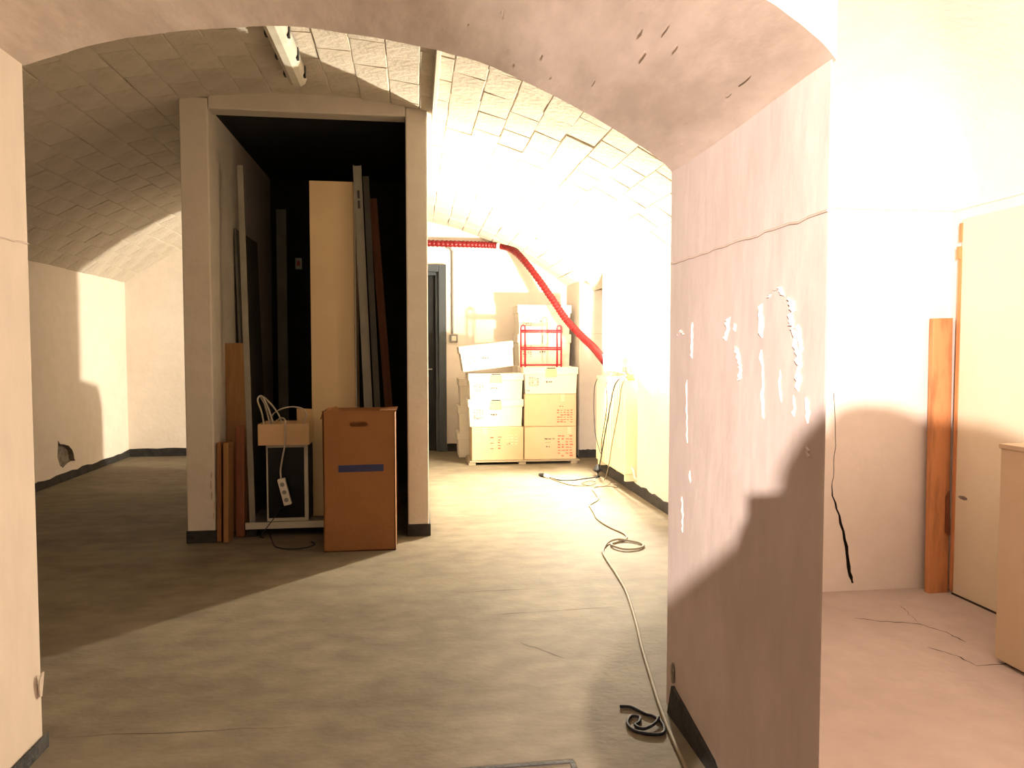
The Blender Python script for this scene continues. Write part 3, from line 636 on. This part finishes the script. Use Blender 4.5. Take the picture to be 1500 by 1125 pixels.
# low wooden dolly under the boxes
r = root('wooden_dolly', (1.2, 8.5, 0), 'low wooden dolly under the stacked boxes', 'dolly')
for k in range(5): MB().box(.60, 1.86, 8.235 + k * .105, 8.235 + k * .105 + .095, .030, .046).build('slat', 'pallet', r, bevel=0.002)
for x in (.63, 1.2, 1.80): MB().box(x - .04, x + .04, 8.24, 8.745, 0, .030).build('runner', 'pallet', r, bevel=0.002)
Yb = 8.27
def S(x): return x * .9695
def SZ(z): return 1.3 + (z - 1.3) * .9695
B = [.047, SZ(.401), SZ(.72), SZ(1.022), SZ(1.345)]
xa, xb, xc = S(.605), S(1.258), S(1.90)
carton(S(.645), xb, Yb, .047, B[1], 'tan carton with red writing, lowest of the stack topped by a tilted box', S(.80), [(S(.86), S(.93), .17, .32, 5, 1, 'brownink'), (S(.95), S(1.0), .17, .33, 5, 1, 'redink'), (S(1.05), S(1.2), .22, .35, 4, 3, 'tape'), (S(1.05), S(1.11), .22, .25, 1, 2, 'redink')])
archive_box(xa, xb - .004, Yb - .01, B[1] + .001, B[2], 'white archive box with a folded tab, resting on the carton with a dark vertical line')
archive_box(xa + .003, xb - .002, Yb - .008, B[2] + .001, B[3], 'white archive box directly under the tilted box')
t = archive_box(S(.53), S(1.165), Yb + .01, B[3] + .005, B[3] + .29, 'white archive box tilted on top of its stack near the wall switch', tab=False, ry=math.radians(-6.5))
t.location.z += 0.046
B2 = [.047, SZ(.395), SZ(.78), SZ(1.093)]
carton(xb + .004, xc - .012, Yb, .047, B2[1], 'tan carton with grey lines and dense red writing, lowest beside the pilaster', S(1.80), [(S(1.66), S(1.85), .07, .33, 8, 4, 'redink'), (S(1.50), S(1.64), .27, .30, 1, 3, 'grayink'), (S(1.51), S(1.63), .235, .245, 1, 1, 'grayink'), (S(1.52), S(1.58), .18, .21, 1, 2, 'grayink')])
carton(xb + .004, xc - .012, Yb, B2[1] + .001, B2[2], 'tan carton with a block of red writing, under the red rack\'s archive box', S(1.72), [(S(1.65), S(1.85), B2[1] + .04, B2[1] + .20, 6, 5, 'redink'), (S(1.68), S(1.74), B2[1] + .22, B2[1] + .25, 1, 2, 'grayink')])
archive_box(xb - .004, xc + .004, Yb - .01, B2[2] + .001, B2[3], 'white archive box carrying the small red tubular rack')
# second row behind
Y2 = 8.82
def T(x, a=8.9): return x * Y2 / a
def TZ(z, a=8.9): return 1.3 + (z - 1.3) * Y2 / a
zs = [0.002, TZ(.37), TZ(.74), TZ(1.10), TZ(1.485), TZ(1.84)]
xr0, xr1 = T(1.235), T(1.90)
for k in range(5):
    lab = ['lowest hidden white archive box against the far wall behind the cartons', 'second hidden white archive box against the far wall behind the cartons', 'third white archive box against the far wall, hidden behind the front stack', 'white archive box behind the red tubular rack', 'topmost white archive box in the tallest stack, red hose passing before it'][k]
    archive_box(xr0, xr1, Y2, zs[k] + .001, zs[k + 1], lab, tab=False, detail=k > 2)
zl = [0.002, .30, .62, .95]
for k in range(3):
    lab = ['lowest archive box of the half-hidden stack near the door frame', 'middle archive box of the half-hidden stack near the door frame', 'top archive box of the half-hidden stack near the door frame'][k]
    archive_box(T(.50 + .01 * k), T(1.12 + .01 * k), Y2, zl[k] + .001, zl[k + 1], lab, tab=False, detail=False)
# red tubular rack on top of the box
r = root('red_tubular_rack', (S(1.483), 8.4, B2[3]), 'small red tubular metal rack standing on an archive box', 'rack')
zb, zt2 = B2[3], SZ(1.585)
for x in (S(1.262), S(1.695)):
    up = [(x - .024, 8.36, zb), (x - .024, 8.36, zt2 - .03), (x - .018, 8.36, zt2 - .008), (x, 8.36, zt2), (x + .018, 8.36, zt2 - .008), (x + .024, 8.36, zt2 - .03), (x + .024, 8.36, zb)]
    MB().tube(up, .011, 8).build('upright', 'redpaint', r, smooth=True)
for z in (SZ(1.525), SZ(1.505), SZ(1.322), SZ(1.30), SZ(1.118)):
    MB().tube([(S(1.262) - .024, 8.352, z), (S(1.695) + .024, 8.352, z)], .009, 8).build('crossbar', 'redpaint', r, smooth=True)

# ------------------------------------------------------------------ wall fittings on the far wall
r = root('wall_conduit', (.475, YB, 1.48), 'grey electrical conduit dropping down the far wall to a switch', 'conduit')
MB().tube(catmull([(.40, YB - .018, 2.585), (.44, YB - .018, 2.58), (.468, YB - .018, 2.55), (.476, YB - .018, 2.50), (.476, YB - .018, 2.2), (.475, YB - .018, 1.5)], 6), .014, 8).build('pipe', 'grey', r, smooth=True)
sw = MB().box(.440, .540, YB - .05, YB, 1.39, 1.49).build('switch_box', 'grey', r, bevel=0.006)
MB().box(.462, .518, YB - .056, YB - .049, 1.41, 1.47).build('rocker', 'whiteplastic', sw, bevel=0.003)
# red corrugated hose
r = root('red_hose', (1.2, 9.2, 2.3), 'thick red corrugated hose sagging from the far wall down to the radiator', 'hose')
hp = catmull([(.10, 9.38, 2.63), (.45, 9.37, 2.625), (.80, 9.36, 2.62), (1.06, 9.30, 2.60), (1.20, 9.12, 2.53), (1.32, 8.88, 2.36), (1.47, 8.65, 2.10), (1.60, 8.48, 1.86), (1.72, 8.33, 1.64), (1.82, 8.08, 1.47), (1.90, 7.8, 1.33), (1.905, 7.5, 1.24), (1.905, 7.30, 1.18)], 28)
MB().tube(hp, lambda i: .044 if i % 4 < 2 else .038, 10).build('tube', 'red', r, smooth=True)
MB().tube([hp[28 * 3 - 2], hp[28 * 3 + 2]], .052, 12).build('clip', 'whiteplastic', r)

# ------------------------------------------------------------------ radiator
r = root('radiator', (1.95, 7.05, .0), 'cream cast radiator standing in the wall niche', 'radiator')
N_ = 13
for k in range(N_):
    y = 6.52 + k * .083
    mb = MB().box(1.885, 2.035, y, y + .06, .15, 1.03)
    mb.build('fin', 'radiator', r, bevel=0.016, segs=3)
MB().tube([(1.96, 6.53, .22), (1.96, 7.57, .22)], .028, 10).build('header_pipe', 'radiator', r, smooth=True)
MB().tube([(1.96, 6.53, .96), (1.96, 7.57, .96)], .028, 10).build('header_pipe', 'radiator', r, smooth=True)
for y in (6.55, 7.53): MB().box(1.90, 2.02, y - .02, y + .02, .09, .16).build('foot', 'radiator', r, bevel=0.006)
MB().tube(catmull([(1.96, 6.52, .22), (1.96, 6.46, .20), (1.965, 6.445, .15), (1.99, 6.44, .13), (2.13, 6.44, .13)], 6), .010, 8).build('feed_pipe', 'whiteplastic', r, smooth=True)

# clamp lamp on the radiator: the lamp that lights the far room
def bulb_mesh(c, r0, m_, name, parent):
    mb = MB(); prof_ = []
    for i in range(9):
        a = math.pi * (i + .25) / 8.5; prof_.append((max(.002, r0 * math.sin(a)), -r0 * math.cos(a)))
    return mb.lathe(prof_, c, 'z', 14).build(name, m_, parent, smooth=True)
fb = Vector(FAR_BULB)
r = root('clamp_lamp', (1.92, 6.55, 1.03), 'clamp lamp with a glaring bulb fixed on top of the radiator', 'lamp')
MB().box(1.915, 1.985, 6.50, 6.585, 1.022, 1.085).build('clamp', 'brass', r, bevel=0.01)
MB().tube([(1.925, 6.56, 1.08), (1.91, 6.545, 1.15)], .018, 10).build('grip', 'grey', r)
MB().tube([(1.965, 6.56, 1.08), (1.955, 6.55, 1.14)], .012, 10).build('grip', 'grey', r)
MB().tube(catmull([(1.93, 6.58, 1.07), (1.90, 6.70, 1.085), (1.905, 6.84, 1.095), (fb.x, fb.y, fb.z - .105)], 6), .007, 8).build('arm', 'grey', r, smooth=True)
MB().lathe([(.014, -.115), (.018, -.10), (.018, -.050), (.022, -.046)], fb, 'z', 14).build('socket', 'grey', r)
sh = MB(); vs2 = []; na2 = 22  # curved shield, added to keep the bulb's direct light off the stacked boxes
for rr2, zz2 in ((.100, -.125), (.112, .030), (.116, .030), (.104, -.125)):
    for i in range(na2 + 1):
        a = math.radians(-68 + 116 * i / na2); vs2.append((fb.x - rr2 * math.sin(a), fb.y + rr2 * math.cos(a), fb.z + zz2))
q = na2 + 1
fs2 = [(k * q + i, k * q + i + 1, ((k + 1) % 4) * q + i + 1, ((k + 1) % 4) * q + i) for k in range(4) for i in range(na2)] + [(0, q, 2 * q, 3 * q), (na2, q + na2, 2 * q + na2, 3 * q + na2)]
sh.add(vs2, fs2).build('added_light_shield', 'whitemetal', r, smooth=False)
MB().tube([(fb.x, fb.y + .016, fb.z - .09), (fb.x, fb.y + .101, fb.z - .09)], .005, 8).build('added_shield_bracket', 'grey', r)  # bracket added to carry the light shield
bulb_mesh(fb, .042, emit('far_bulb_glow', FAR_COL, FAR_POWER), 'bulb', r)

# cables by the radiator
tubething('lamp_cable', [(1.92, 6.55, 1.06), (1.865, 6.62, 1.03), (1.845, 6.72, .95), (1.84, 6.82, .80), (1.845, 6.95, .62), (1.85, 7.10, .42), (1.86, 7.25, .22), (1.86, 7.33, .10)], .006, 'cabledark', 'dark lamp cable hanging down the radiator fins')
tubething('thin_black_cable', [(fb.x + .01, fb.y, fb.z - .11), (1.84, 6.98, .98), (1.845, 6.98, .86), (1.845, 6.98, .75), (1.85, 7.10, .55), (1.855, 7.22, .38), (1.86, 7.25, .25), (1.86, 7.36, .30), (1.86, 7.5, .42), (1.86, 7.55, .55), (1.86, 7.57, .70), (1.86, 7.55, .9), (1.88, 7.50, 1.0)], .004, 'cabledark', 'thin black cable looped beside the radiator')
tubething('pale_cable', [(1.90, 6.52, 1.06), (1.868, 6.56, .95), (1.862, 6.60, .80), (1.862, 6.72, .60), (1.862, 6.85, .40), (1.862, 6.95, .20), (1.86, 7.05, .06), (1.86, 7.12, .008)], .005, 'cable', 'pale cable running slantwise down the radiator to the floor')
r = root('black_plug_adapter', (1.86, 7.36, .06), 'small black plug adapter hanging at the foot of the radiator', 'plug')
MB().lathe([(.012, .05), (.018, .04), (.045, .0), (.045, -.012), (.02, -.03)], (1.85, 7.36, .075), 'z', 14).build('body', 'plastic', r); MB().tube(catmull([(1.85, 7.36, .05), (1.85, 7.34, .02), (1.84, 7.30, .008), (1.80, 7.22, .006)], 6), .005, 7).build('cord', 'cabledark', r)
r = root('cable_connector', (1.29, 7.38, 0), 'black and white plug connector lying on the floor near the boxes', 'plug')
MB().tube([(1.21, 7.55, .012), (1.26, 7.46, .014)], .004, 8).build('pin', 'grey', r)
MB().tube([(1.262, 7.45, .018), (1.285, 7.40, .020), (1.305, 7.355, .020)], lambda i: (.014, .022, .020)[i], 10).build('plug_body', 'plastic', r)
MB().tube([(1.306, 7.353, .020), (1.325, 7.31, .018), (1.335, 7.285, .014)], lambda i: (.022, .021, .010)[i], 10).build('socket_body', 'whiteplastic', r)
tubething('dark_floor_cable', [(1.335, 7.285, .012), (1.42, 7.16, .006), (1.55, 7.14, .006), (1.66, 7.20, .006), (1.78, 7.26, .006), (1.86, 7.30, .010)], .006, 'cabledark', 'dark cable from the plug connector to the radiator')
tubething('tangled_floor_cable', [(1.345, 7.25, .006), (1.44, 6.95, .006), (1.53, 6.84, .006), (1.66, 6.86, .006), (1.75, 7.0, .006), (1.70, 7.06, .010), (1.60, 6.98, .006), (1.64, 6.80, .012), (1.76, 6.78, .006), (1.87, 6.95, .006), (1.89, 7.1, .006)], .005, 'cable', 'tangle of pale cable on the floor by the radiator')
cordp = [(1.88, 6.72, .006), (1.80, 6.80, .006), (1.68, 6.76, .006), (1.62, 6.62, .006), (1.60, 6.40, .006), (1.56, 6.18, .006), (1.44, 5.98, .006), (1.42, 5.86, .006), (1.40, 5.68, .006), (1.375, 5.45, .006), (1.40, 5.20, .006), (1.45, 5.0, .006), (1.43, 4.87, .006), (1.36, 4.80, .006), (1.29, 4.74, .008), (1.285, 4.66, .014), (1.34, 4.585, .012), (1.43, 4.60, .010), (1.485, 4.66, .010), (1.48, 4.74, .010), (1.42, 4.80, .010), (1.35, 4.81, .019), (1.27, 4.76, .012), (1.19, 4.58, .006), (1.165, 4.40, .006), (1.144, 4.10, .006), (1.11, 3.77, .006), (1.03, 3.335, .006), (.971, 3.06, .006), (.91, 2.736, .006), (.873, 2.53, .006), (.845, 2.333, .006), (.82, 2.10, .006), (.79, 1.85, .006), (.70, 1.3, .006), (.5, .7, .006), (.1, .2, .006)]
tubething('extension_cord', cordp, .0075, 'cable', 'long grey-beige extension cord with one loop, running across the floor through the passage', n=6)
tubething('blue_black_cable', [(.730, 2.554, .006), (.770, 2.543, .006), (.804, 2.488, .006), (.829, 2.465, .006), (.842, 2.41, .006), (.825, 2.355, .006), (.786, 2.350, .006), (.734, 2.378, .006), (.722, 2.431, .006), (.750, 2.478, .006), (.777, 2.468, .006), (.765, 2.435, .006), (.745, 2.415, .006), (.765, 2.385, .008), (.81, 2.405, .012), (.838, 2.44, .016)], .0055, 'cabledark', 'short curled blue-black cable end on the floor beside the jamb')
r = root('floor_hatch', (.3, 1.95, 0), 'dark-edged metal floor hatch set in the passage floor', 'hatch')
MB().box(.02, .485, 1.70, 2.225, 0, .006).build('plate', 'floor', r, bevel=0.001)
MB().box(.02, .485, 2.212, 2.228, 0, .010).box(.473, .487, 1.70, 2.212, 0, .010).box(.013, .027, 1.70, 2.212, 0, .010).box(.02, .485, 1.69, 1.704, 0, .010).build('frame', 'base', r, bevel=0.001)
# hidden carton behind the closet that shades the foot of the left wall
r = root('stored_carton', (-.6, 7.6, 0), 'cardboard carton with domed lid standing behind the closet', 'carton')
MB().box(-1.0, -.32, 7.40, 7.69, 0, 1.00).build('body', 'card2', r, bevel=0.01)
MB().hexa([(-1.0, 7.40, 1.0), (-.32, 7.40, 1.0), (-.32, 7.69, 1.0), (-1.0, 7.69, 1.0), (-.95, 7.42, 1.09), (-.37, 7.42, 1.09), (-.37, 7.665, 1.09), (-.95, 7.665, 1.09)]).build('lid', 'card2', r, bevel=0.02)

# ------------------------------------------------------------------ alcove things
r = root('brown_plank', (2.775, 3.57, 0), 'dark-stained orange-brown plank standing in the alcove corner', 'plank')
MB().hexa([(2.70, 3.555, 0), (2.815, 3.555, 0), (2.815, 3.59, 0), (2.70, 3.59, 0), (2.722, 3.60, 1.465), (2.835, 3.60, 1.468), (2.835, 3.635, 1.468), (2.722, 3.635, 1.465)]).build('board', 'plank', r, bevel=0.004)
MB().hexa([(2.79, 3.552, .33), (2.815, 3.553, .31), (2.815, 3.56, .31), (2.79, 3.56, .33), (2.795, 3.562, .52), (2.812, 3.563, .55), (2.812, 3.57, .55), (2.795, 3.57, .52)]).build('split', 'redwood', r)
r = root('cream_door_panel', (2.82, 2.8, 0), 'large cream door panel leaning along the alcove side wall', 'panel')
px_ = 2.818
MB().box(px_, px_ + .03, 1.9, 3.53, .012, 1.975).build('leaf', 'creamlight', r, bevel=0.003)
MB().box(px_ - .006, px_ + .034, 3.525, 3.545, .02, 1.50).build('edge_batten', 'plank', r); MB().box(px_ - .006, px_ + .034, 3.525, 3.545, 1.86, 1.955).build('edge_batten', 'plank', r); MB().box(px_ - .016, px_ + .03, 3.528, 3.548, 1.77, 1.835).build('edge_batten', 'plank', r); MB().box(px_ - .006, px_ + .034, 3.525, 3.545, 1.50, 1.77).build('edge_batten', 'plank', r)
for y, z in ((3.10, 1.80), (3.09, 1.70)): MB().lathe([(.010, -.006), (.010, .002)], (px_, y, z), 'x', 10).build('screw', 'grey', r)
flake(px_ - .001, 3.47, .53, .07, .022, (-1, 0, 0), (0, 1, 0), (0, 0, 1), 'chip', 'hole', r, .002, .001)
MB().box(px_ - .004, px_ + .01, 1.9, 3.53, .0, .012).build('shadow_strip', 'crack', r)  # dark strip painting in the shadow line along the panel's foot
r = root('tan_cabinet', (2.58, 2.2, 0), 'waist-high tan cabinet standing before the cream panel', 'cabinet')
MB().box(2.385, 2.79, 1.55, 2.735, .02, .895).build('body', 'tanpanel', r, bevel=0.003); MB().box(2.379, 2.796, 1.54, 2.742, .895, .915).build('top', 'tanpanel', r, bevel=0.003); MB().box(2.41, 2.77, 1.58, 2.71, 0, .02).build('plinth', 'dark', r)

# ------------------------------------------------------------------ work light on a tripod that lights the entry room
nb = Vector(NEAR_LAMP); aim = (Vector(NEAR_AIM) - nb).normalized()
r = root('tripod_work_light', (nb.x, nb.y, 0), 'black floodlight on a tripod in the entry room', 'lamp')
side = aim.cross(Vector((0, 0, 1))).normalized(); upv = side.cross(aim)
def obox(c, hw, hd, hh):
    c = Vector(c); return MB().hexa([c - side * hw - aim * hd - upv * hh, c + side * hw - aim * hd - upv * hh, c + side * hw + aim * hd - upv * hh, c - side * hw + aim * hd - upv * hh, c - side * hw - aim * hd + upv * hh, c + side * hw - aim * hd + upv * hh, c + side * hw + aim * hd + upv * hh, c - side * hw + aim * hd + upv * hh])
hd = obox(nb - aim * .06, .10, .03, .075).build('lamp_head', 'plastic', r, bevel=0.008)
obox(nb - aim * .029, .085, .002, .06).build('lens', emit('flood_lens', NEAR_COL, 60.0), hd)
foot = nb - aim * .06 - Vector((0, 0, .09))
MB().tube([foot + Vector((0, 0, .01)), (foot.x, foot.y, .55)], .014, 10).build('pole', 'grey', r)
for k in range(3):
    a = 2 * math.pi * k / 3 + .4; MB().tube([(foot.x, foot.y, .62), (foot.x + .42 * math.cos(a), foot.y + .42 * math.sin(a), .012)], .011, 8).build('leg', 'grey', r)
ld = bpy.data.lights.new('flood_beam', 'SPOT'); ld.energy = NEAR_POWER; ld.color = NEAR_COL; ld.spot_size = math.radians(80); ld.spot_blend = 0.25; ld.shadow_soft_size = 0.020
lo = bpy.data.objects.new('flood_beam', ld); COL.objects.link(lo); lo.location = nb - aim * .02; lo.rotation_euler = aim.to_track_quat('-Z', 'Y').to_euler()

# ------------------------------------------------------------------ the person taking the picture (their shadow falls on the jamb)
def skin_mesh(name, joints, edges, m_, parent, sub=2, rootj=None):
    keys = list(joints); idx = {k: i for i, k in enumerate(keys)}
    off = Vector(parent.location) if parent else Vector((0, 0, 0))
    me = bpy.data.meshes.new(name); me.from_pydata([tuple(Vector(joints[k][0]) - off) for k in keys], [(idx[a], idx[b]) for a, b in edges], []); me.update()
    o_ = bpy.data.objects.new(name, me); COL.objects.link(o_)
    if parent: o_.parent = parent
    md = o_.modifiers.new('skin', 'SKIN'); md.use_smooth_shade = True
    if not me.skin_vertices: 
        bm_ = bmesh.new(); bm_.from_mesh(me); bm_.verts.layers.skin.verify(); bm_.to_mesh(me); bm_.free()
    for k in keys:
        rr_ = joints[k][1]; sv = me.skin_vertices[0].data[idx[k]]
        sv.radius = rr_ if isinstance(rr_, tuple) else (rr_, rr_); sv.use_root = (k == rootj)
    sb = o_.modifiers.new('sub', 'SUBSURF'); sb.levels = sub; sb.render_levels = sub
    me.materials.append(M[m_]); return o_
P0 = Vector((0.012, -0.42, 0))
per = root('person', tuple(P0), 'person in a dark jacket holding up a phone with both hands, standing in the passage', 'person')
def J(x, y, z): return (P0.x + x, P0.y + y, z * .955)
jt = {'pelvis': (J(0, 0, .92), (.15, .10)), 'waist': (J(0, .01, 1.05), (.125, .09)), 'chest': (J(0, 0, 1.26), (.16, .10)), 'neckb': (J(0, -.01, 1.40), (.06, .06)), 'neck': (J(0, .01, 1.45), (.05, .05)),
      'head': (J(0, .03, 1.55), (.078, .095)), 'top': (J(0, .02, 1.63), (.065, .08)), 'nose': (J(0, .13, 1.545), (.012, .014))}
ed = [('pelvis', 'waist'), ('waist', 'chest'), ('chest', 'neckb'), ('neckb', 'neck'), ('neck', 'head'), ('head', 'top'), ('head', 'nose')]
hand = {-1: (.010, -.028, 1.272), 1: (.118, -.028, 1.285)}
for s in (-1, 1):
    k = 'L' if s < 0 else 'R'
    jt['sh' + k] = (J(.175 * s, 0, 1.385), .060); jt['el' + k] = (J((.325 if s < 0 else .30) * s, .13, 1.135 if s < 0 else 1.12), .062)
    hx, hy, hz = hand[s]
    jt['wr' + k] = ((hx + .065 * s, hy - .075, hz - .04), (.028, .022)); jt['pa' + k] = ((hx + .035 * s, hy - .035, hz - .015), (.034, .016))
    ed += [('chest', 'sh' + k), ('sh' + k, 'el' + k), ('el' + k, 'wr' + k), ('wr' + k, 'pa' + k)]
    for f in range(4):
        z = hz + .022 - f * .017
        jt['f%d1%s' % (f, k)] = ((hx + .030 * s, hy + .004, z), .0085); jt['f%d2%s' % (f, k)] = ((hx + .012 * s, hy + .016, z + .002), .0075); jt['f%d3%s' % (f, k)] = ((hx - .006 * s - .003 * f * s, hy + .017, z + .003), .006)
        ed += [('pa' + k, 'f%d1%s' % (f, k)), ('f%d1%s' % (f, k), 'f%d2%s' % (f, k)), ('f%d2%s' % (f, k), 'f%d3%s' % (f, k))]
    jt['t1' + k] = ((hx + .02 * s, hy - .032, hz + .016), .010); jt['t2' + k] = ((hx - .004 * s, hy - .018, hz + .024), .009)
    ed += [('pa' + k, 't1' + k), ('t1' + k, 't2' + k)]
    jt['hip' + k] = (J(.09 * s, 0, .86), (.085, .085)); jt['kn' + k] = (J(.10 * s, .02, .48), .055); jt['an' + k] = (J(.11 * s, -.01, .08), .038); jt['to' + k] = (J(.125 * s, .16, .035), (.04, .03))
    ed += [('pelvis', 'hip' + k), ('hip' + k, 'kn' + k), ('kn' + k, 'an' + k), ('an' + k, 'to' + k)]
    jt['ear' + k] = (J(.085 * s, .015, 1.545), (.010, .018)); ed.append(('head', 'ear' + k))
skin_mesh('body', jt, ed, 'skin', per, 2, 'pelvis')
def sub(keys, grow): return {k: (jt[k][0], tuple(a + grow for a in (jt[k][1] if isinstance(jt[k][1], tuple) else (jt[k][1],) * 2))) for k in keys}
jk = sub(['pelvis', 'waist', 'chest', 'neckb', 'shL', 'elL', 'wrL', 'shR', 'elR', 'wrR'], .03)
jk['waist'] = (jt['waist'][0], (.27, .17)); jk['pelvis'] = (jt['pelvis'][0], (.28, .18)); jk['chest'] = (jt['chest'][0], (.235, .16))
skin_mesh('jacket', jk, [e for e in ed if e[0] in jk and e[1] in jk], 'jacket', per, 2, 'pelvis')
tr = sub(['pelvis', 'hipL', 'knL', 'anL', 'hipR', 'knR', 'anR'], .014)
skin_mesh('trousers', tr, [e for e in ed if e[0] in tr and e[1] in tr], 'jeans', per, 2, 'pelvis')
for s in (-1, 1):
    x = .115 * s
    MB().hexa([J(x - .045, -.06, 0), J(x + .045, -.06, 0), J(x + .055, .20, 0), J(x - .05, .20, 0), J(x - .035, -.05, .09), J(x + .035, -.05, .09), J(x + .04, .18, .05), J(x - .04, .18, .05)]).build('shoe', 'shoe', per, bevel=0.02)
    MB().lathe([(.003, .0), (.011, .004), (.011, .010), (.003, .014)], J(.032 * s, .108, 1.565), 'y', 10).build('eye', 'eye', per)
MB().box(P0.x - .025, P0.x + .025, P0.y + .112, P0.y + .124, 1.43, 1.44).build('mouth', 'redwood', per, bevel=0.003)
hr = {'a': (J(.01, -.005, 1.60), (.13, .13)), 'b': (J(.0, -.035, 1.54), (.19, .12)), 'c': (J(-.005, -.05, 1.44), (.235, .10))}
skin_mesh('hair', hr, [('a', 'b'), ('b', 'c')], 'hair', per, 2, 'a')
ph = root('phone', (.058, -.02, 1.266), 'black phone held sideways in both hands', 'phone')
MB().box(-.016, .132, -.024, -.014, 1.266, 1.337).build('body', 'plastic', ph, bevel=0.004); MB().box(-.010, .126, -.0252, -.0240, 1.271, 1.332).build('screen', 'glass', ph)
